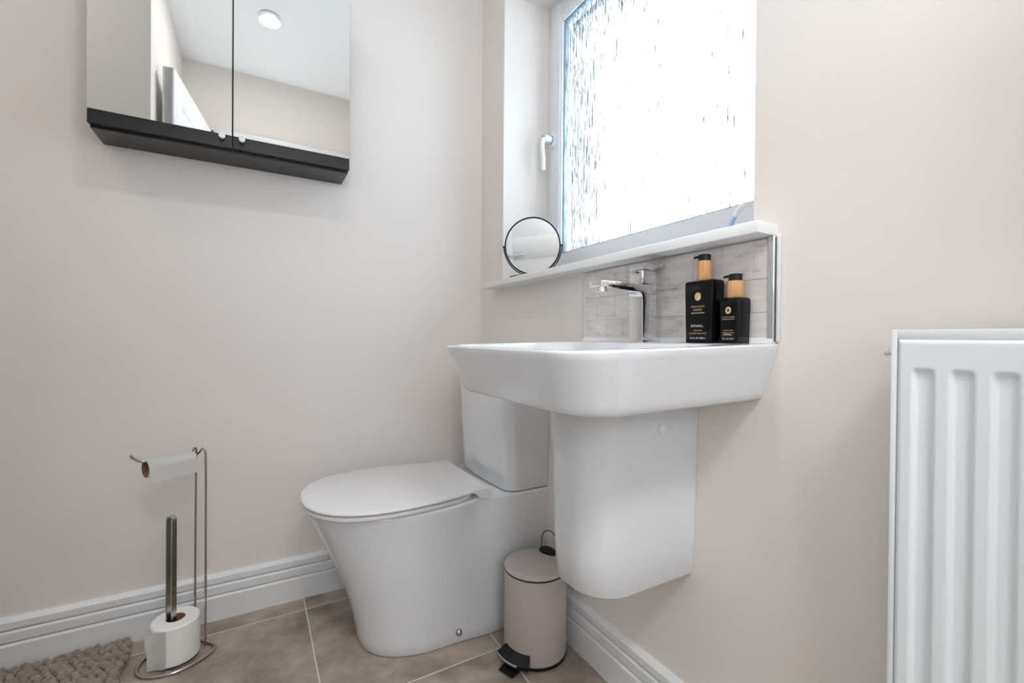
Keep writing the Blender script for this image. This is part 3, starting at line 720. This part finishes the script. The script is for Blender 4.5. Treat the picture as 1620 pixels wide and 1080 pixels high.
# ------------------------------------------------------------------ bath mat
MX0, MX1, MY0, MY1 = -1.66, -1.066, -0.46, -0.028
t = thing('bath_mat', 'thick taupe chenille bath mat on the floor against the left skirting', 'bath mat', ((MX0+MX1)/2, (MY0+MY1)/2, 0))
bm = B(); box(bm, (MX0, MY0, 0.0005), (MX1, MY1, 0.009), 0.003); obj('backing', bm, YARN, t)
bm = B(); base_ico = B(); bmesh.ops.create_icosphere(base_ico, subdivisions=2, radius=1.0)
bmesh.ops.recalc_face_normals(base_ico, faces=base_ico.faces[:])
ico_v = [v.co.copy() for v in base_ico.verts]; ico_f = [[v.index for v in f.verts] for f in base_ico.faces]; base_ico.free()
px_ = 0.0195; j = 0
yy = MY1-0.006
while yy > MY0:
    xx = MX1 - (0.006 if j % 2 else 0.014)
    while xx > MX0:
        cx, cy = xx+random.uniform(-.003, .003), yy+random.uniform(-.003, .003)
        a = random.uniform(-0.9, 0.9) + (0.6 if j % 2 else -0.3); h_ = random.uniform(0.010, 0.0135); l_ = random.uniform(0.0105, 0.014); w_ = random.uniform(0.0075, 0.0098)
        tilt = random.uniform(-0.3, 0.3); ca, sa = math.cos(a), math.sin(a); s1, s2 = random.uniform(0, 6), random.uniform(0, 6)
        vs = []
        for c in ico_v:
            f = 1 + 0.10*math.sin(5*c.x+s1) + 0.08*math.sin(6*c.y+s2)
            u, v_, z = c.x*l_*f, c.y*w_*f, c.z*h_*f
            z += u*tilt
            vs.append(bm.verts.new((cx+u*ca-v_*sa, cy+u*sa+v_*ca, max(0.004, 0.0135+z))))
        for f in ico_f: 
            try: bm.faces.new([vs[i] for i in f])
            except ValueError: pass
        xx -= px_
    yy -= 0.0165; j += 1
pile = obj('pile', bm, YARN, t, angle=180); pile['kind'] = 'stuff'

# ------------------------------------------------------------------ bottles
def text_part(name, body, size, m, parent, T, spacing=1.0, ext=0.0001):
    cu = bpy.data.curves.new(name, 'FONT'); cu.body = body; cu.size = size; cu.align_x = 'CENTER'; cu.align_y = 'CENTER'
    cu.space_character = spacing; cu.extrude = ext; cu.resolution_u = 2
    o = bpy.data.objects.new(name, cu); C.objects.link(o)
    me = bpy.data.meshes.new_from_object(o.evaluated_get(bpy.context.evaluated_depsgraph_get())); bpy.data.objects.remove(o)
    me.transform(T); me.materials.append(m)
    o2 = bpy.data.objects.new(name, me); C.objects.link(o2)
    o2.parent = parent; o2.matrix_parent_inverse = Matrix.Translation(parent.location).inverted()
    return o2
def bottle(name, label, cat, fx, yc, z0, wd, dp_, hb, neck_r, hc, rot, lines, seal_z, seal_r, seal_dark=False):
    t = thing(name, label, cat, (fx+dp_/2, yc, z0), 'pump bottles on the basin')
    c = Vector((fx+dp_/2, yc, z0)); Rm = Matrix.Translation(c) @ Matrix.Rotation(rot, 4, 'Z')
    def P(x, y, z): return Rm @ Vector((x, y, z))
    def lp(sx, sy, z, r=0.003): return [P(x, y, z) for x, y in rrect(-dp_/2*sx, dp_/2*sx, -wd/2*sy, wd/2*sy, (r,)*4, 5)]
    bm = B(); loft(bm, [lp(.88, .86, 0), lp(.94, .91, 0.0008), lp(.96, .92, 0.003), lp(.98, .96, hb*0.5), lp(1, 1, hb-0.010), lp(1, 1, hb-0.006), lp(.95, .97, hb-0.002), lp(.8, .9, hb-0.0003, .004), lp(.5, .45, hb, .005)])
    obj('bottle_body', bm, BOTTLE, t, angle=35)
    bm = B(); lathe(bm, [(0, hb-0.0005), (neck_r-0.001, hb-0.0005), (neck_r, hb+0.0008), (neck_r, hb+hc-0.001), (neck_r-0.001, hb+hc), (0, hb+hc)], (0, 0, 0), 40); bm.transform(Rm); obj('bamboo_collar', bm, BAMBOO, t, angle=40)
    ph = 0.0125 if hb > 0.1 else 0.0125; pr_ = neck_r*0.80
    bm = B(); lathe(bm, [(0, hb+hc), (pr_, hb+hc), (pr_, hb+hc+ph-0.001), (pr_-0.0012, hb+hc+ph), (0, hb+hc+ph)], (0, 0, 0), 32)
    bm.transform(Rm); ph_o = obj('pump_head', bm, BLACKPL, t, angle=40)
    bm = B(); zz = hb+hc+ph-0.0032
    pts = [P(0.0, 0.0, zz), P(-0.002, pr_*0.9, zz), P(-0.004, pr_+0.006, zz), P(-0.005, pr_+0.009, zz-0.0012)]
    tube(bm, pts, [0.0031, 0.003, 0.0024, 0.0018], n=10); sub('nozzle', bm, BLACKPL, ph_o)
    # foil seal and print on the face that looks into the room (-x): local text plane x->-y ... 
    def T(zc, yoff=0.0):
        xs = -dp_/2 * (0.97 + 0.03*min(1, zc/hb)) - 0.00035
        lean = 0.0
        # text x axis -> -y, text y axis -> z, normal -> -x
        A = Matrix(((0, 0, -1, xs), (-1, 0, 0, yoff), (0, 1, 0, zc), (0, 0, 0, 1)))
        return Rm @ A
    bm = B(); n = 28
    ring_ = [(seal_r*(1+0.05*math.cos(8*2*PI*k/n))*0.88*math.cos(2*PI*k/n), seal_r*(1+0.05*math.cos(8*2*PI*k/n))*math.sin(2*PI*k/n)) for k in range(n)]
    M_ = T(seal_z, 0.0)
    loft(bm, [[M_ @ Vector((a, b, -0.0003)) for a, b in ring_], [M_ @ Vector((a, b, 0.0004)) for a, b in ring_], [M_ @ Vector((a*.85, b*.85, 0.0008)) for a, b in ring_], [M_ @ Vector((a*.72, b*.72, 0.0004)) for a, b in ring_]])
    so = obj('foil_seal', bm, GOLD, t, angle=30)
    if seal_dark:
        bm = B(); loft(bm, [[M_ @ Vector((a*.5, b*.5, 0.0003)) for a, b in ring_], [M_ @ Vector((a*.45, b*.45, 0.0007)) for a, b in ring_]]); sub('seal_centre', bm, mat('dark_bronze', (0.16, 0.11, 0.05), 0.4, metal=0.6, noise=(300, 0.2, 2)), so)
    for body, zc, size, m, sp_ in lines: text_part('lettering', body, size, m, t, T(zc), sp_)
    return t
zd = rim_z(-0.05)+0.0002
bottle('soap_bottle', 'taller black pump bottle with bamboo collar and round gold seal on the basin', 'soap bottle', -0.054, -1.051, zd, 0.064, 0.034, 0.119, 0.0140, 0.037, math.radians(-3),
       [('PRECIOUS', 0.0690, 0.0052, GOLDTXT, 1.35), ('AMBER', 0.0628, 0.0052, GOLDTXT, 1.35), ('PRIVATE COLLECTION', 0.0570, 0.0026, WHITETXT, 1.15), ('RITUALS...', 0.0325, 0.0062, WHITETXT, 1.1), ('\u2022', 0.0405, 0.004, GOLDTXT, 1), ('HAND WASH', 0.0240, 0.0030, GOLDTXT, 1.1), ('GEL LAVANT POUR LES MAINS', 0.0185, 0.0027, GOLDTXT, 1.05), ('10.1 FL. OZ. 300ML \u212e', 0.0095, 0.0040, WHITETXT, 1.0)], 0.0880, 0.0078)
bottle('lotion_bottle', 'shorter black pump bottle with bamboo collar at the right end of the basin', 'soap bottle', -0.052, -1.1125, zd, 0.037, 0.037, 0.082, 0.0142, 0.030, math.radians(-2),
       [('PRECIOUS AMBER', 0.0470, 0.0030, GOLDTXT, 1.1), ('PRIVATE COLLECTION', 0.0432, 0.0021, WHITETXT, 1.1), ('HAND LOTION', 0.0235, 0.0026, GOLDTXT, 1.1), ('LOTION POUR LES MAINS', 0.0195, 0.0020, GOLDTXT, 1.05), ('RITUALS...', 0.0160, 0.0038, WHITETXT, 1.1), ('2.3 FL. OZ. 70ML \u212e', 0.0085, 0.0030, WHITETXT, 1.0)], 0.0590, 0.0062, True)

# ------------------------------------------------------------------ round mirror on the sill
mc = Vector((0.006, -0.372, SILLZ+0.101)); MR = 0.0900
to = (CAM - mc); nx = Vector((-0.655, -0.745, -0.15)).normalized()
ua = nx.cross(Vector((0, 0, 1))).normalized(); ub = ua.cross(nx).normalized()
# disc rolls a little: the pivots sit on a line tilted against the sill
t = thing('vanity_mirror', 'round black-rimmed vanity mirror standing on the window sill', 'mirror', (mc.x, mc.y, SILLZ))
def disc(rad, off, n=64): return [mc + (ua*math.cos(2*PI*k/n) + ub*math.sin(2*PI*k/n))*rad + nx*off for k in range(n)]
bm = B(); loft(bm, [disc(MR-0.001, 0.0005), disc(MR-0.001, 0.0030)]); obj('mirror_glass', bm, MIRROR, t, smooth=False)
bm = B(); tube(bm, disc(MR, 0.0015), 0.0030, closed=True, n=10); obj('rim', bm, BLACKPL, t)
bm = B(); loft(bm, [disc(MR-0.0005, 0.0004), disc(MR-0.003, -0.002), disc(MR-0.02, -0.004)]); obj('back_plate', bm, BLACKPL, t)
bm = B(); pts = []
for k in range(33):
    a = PI + PI*k/32 
    rad = MR+0.0055
    p = mc + ua*math.cos(a)*rad + Vector((0, 0, 1))*math.sin(a)*rad + Vector((nx.x, nx.y, 0))*(-0.018*abs(math.sin(a)))
    p.z = max(p.z, SILLZ+0.0022)
    pts.append(p)
tube(bm, pts, 0.0020, n=8)
for s in (-1, 1):
    tube(bm, [mc + ua*s*(MR-0.001), mc + ua*s*(MR+0.0095)], 0.0032, n=10)
obj('yoke', bm, BLACKPL, t)
bm = B(); bc = mc.copy(); bc.z = 0
fpts = [Vector((mc.x, mc.y, 0)) + Vector((math.cos(a), math.sin(a), 0))*0.058 + Vector((0.0, 0.03, SILLZ+0.0022)) for a in [2*PI*k/40 for k in range(40)]]
tube(bm, fpts, 0.0020, closed=True, n=8)
obj('foot_ring', bm, BLACKPL, t)

# small brush on the sill end
t = thing('toothbrush', 'small white and pale blue brush leaning at the right end of the window sill', 'toothbrush', (0.045, -1.034, SILLZ))
bm = B(); tube(bm, smooth_path([(0.0495, -1.0545, 1.096), (0.051, -1.0635, 1.109), (0.054, -1.0740, 1.1165), (0.060, -1.0840, 1.113), (0.063, -1.0880, 1.104)], 6), 0.0050, n=12); obj('head', bm, PLASTIC, t)
bm = B(); tube(bm, [(0.045, -1.034, SILLZ+0.0035), (0.0495, -1.0548, 1.0965)], 0.0042, n=12); obj('grip', bm, PALEBLUE, t)

# ------------------------------------------------------------------ radiator
RX, RY1, RY0, RZ1, RZ0 = -0.100, -1.3635, -1.735, 0.8645, 0.265
t = thing('radiator', 'white ribbed panel radiator on the right-hand wall', 'radiator', (-0.05, (RY0+RY1)/2, RZ0))
bm = B(); box(bm, (RX+0.0012, RY1-0.0065, RZ0), (-0.033, RY1, RZ1), 0.0012)
obj('side_panel', bm, RAD, t)
bm = B(); box(bm, (RX+0.0012, RY0, RZ0), (-0.033, RY0+0.0065, RZ1), 0.0012); obj('side_panel', bm, RAD, t)
bm = B(); box(bm, (RX+0.0010, RY0+0.006, RZ1-0.012), (-0.033, RY1-0.006, RZ1), 0.0012); obj('top_grille', bm, RAD, t)
# front panel with pressed flutes: height field
def front(ylist, zlist, f):
    bm = B(); rows = [[bm.verts.new((f(y, z), y, z)) for y in ylist] for z in zlist]
    for a, b in zip(rows, rows[1:]):
        for i in range(len(ylist)-1): bm.faces.new((a[i], a[i+1], b[i+1], b[i]))
    return bm
PITCH = 0.0333; fl0 = -1.3955
cen = [fl0 - PITCH*k for k in range(10)]
cen = [c for c in cen if c > RY0+0.02]
def ss(a, b, x): 
    x = min(1, max(0, (x-a)/(b-a))); return x*x*(3-2*x)
ZF1 = RZ1-0.0115; ZF0 = RZ0+0.008
def ff(y, z):
    dd = 0
    for c in cen:
        u = abs(y-c)
        dd = max(dd, 1-ss(0.0062, 0.0108, u))
    ez = ss(0.033, 0.042, ZF1-z)*ss(0.033, 0.045, z-ZF0)
    edge = min(ZF1-z, z-ZF0, (RY1-0.0068)-y, y-(RY0+0.0068))
    rnd = 0.004*(1-min(1, max(0, edge/0.004))**0.5) if edge < 0.004 else 0
    return RX - 0.0012 + 0.0052*dd*ez + rnd
yl = [RY1-0.0068-k*0.0008 for k in range(6)]
y = yl[-1]
while y > RY0+0.012: y -= 0.0016; yl.append(y)
yl += [RY0+0.0068+0.004*(1-k/4) for k in range(5)]
yl = sorted(set(round(v, 6) for v in yl), reverse=True)
zl = [ZF0+0.0008*k for k in range(6)] + [ZF0+0.006+0.003*k for k in range(15)] + [ZF0+0.06+(ZF1-0.055-ZF0-0.06)*k/20 for k in range(21)] + [ZF1-0.053+0.0016*k for k in range(30)] + [ZF1-0.004+0.0008*k for k in range(6)]
zl = sorted(set(round(v, 6) for v in zl))
bm = front(yl, zl, ff)
obj('front_panel', bm, RAD, t, angle=50)
bm = B(); box(bm, (-0.075, RY0+0.012, RZ0+0.005), (-0.035, RY1-0.012, RZ1-0.014), 0.002); obj('convector', bm, RAD, t)
bm = B(); lathe(bm, [(0, 0), (0.004, 0), (0.004, 0.006), (0.0048, 0.0065), (0.0048, 0.0100), (0.004, 0.0110), (0, 0.0110)], (-0.086, RY1-0.0005, 0.8370), 20, 'y'); obj('bleed_plug', bm, RAD, t)
bm = B()
for yb in (RY0+0.09, RY1-0.09): box(bm, (-0.0345, yb-0.015, RZ0+0.08), (-0.0003, yb+0.015, RZ1-0.08))
obj('wall_bracket', bm, RAD, t, smooth=False)
bm = B(); tube(bm, [(-0.06, RY1-0.02, 0.0), (-0.06, RY1-0.02, RZ0+0.01)], 0.0075); obj('pipe', bm, CHROME, t)
bm = B(); tube(bm, [(-0.06, RY0+0.02, 0.0), (-0.06, RY0+0.02, RZ0+0.01)], 0.0075); obj('pipe', bm, CHROME, t)

# ------------------------------------------------------------------ ceiling lights
def downlight(x, y, label):
    t = thing('ceiling_light', label, 'ceiling light', (x, y, H), 'recessed downlights')
    bm = B(); lathe(bm, [(0.040, H-0.0005), (0.046, H-0.006), (0.030, H-0.007), (0.0285, H-0.0005), (0.040, H-0.0005)], (x, y, 0), 40); obj('bezel', bm, TRIM, t)
    bm = B(); lathe(bm, [(0, H-0.003), (0.0285, H-0.003), (0.0285, H-0.0005), (0, H-0.0005)], (x, y, 0), 32); obj('lamp_glass', bm, LAMPM, t)
downlight(-0.72, -1.15, 'round white recessed downlight reflected in the right cabinet mirror')
downlight(-1.62, -0.72, 'round white recessed downlight over the bath mat end of the room')
bm = B(); lathe(bm, [(0, -0.02), (0.19, -0.02), (0.215, -0.01), (0.22, -0.0005), (0, -0.0005)], (-0.6, -2.3, H), 40)  # unseen fitting added to go with the landing fill lamp
o = obj('landing_fill_disc', bm, LAMPM); tag(o, 'added round ceiling light, unseen on the landing, as fill through the door', 'ceiling light')
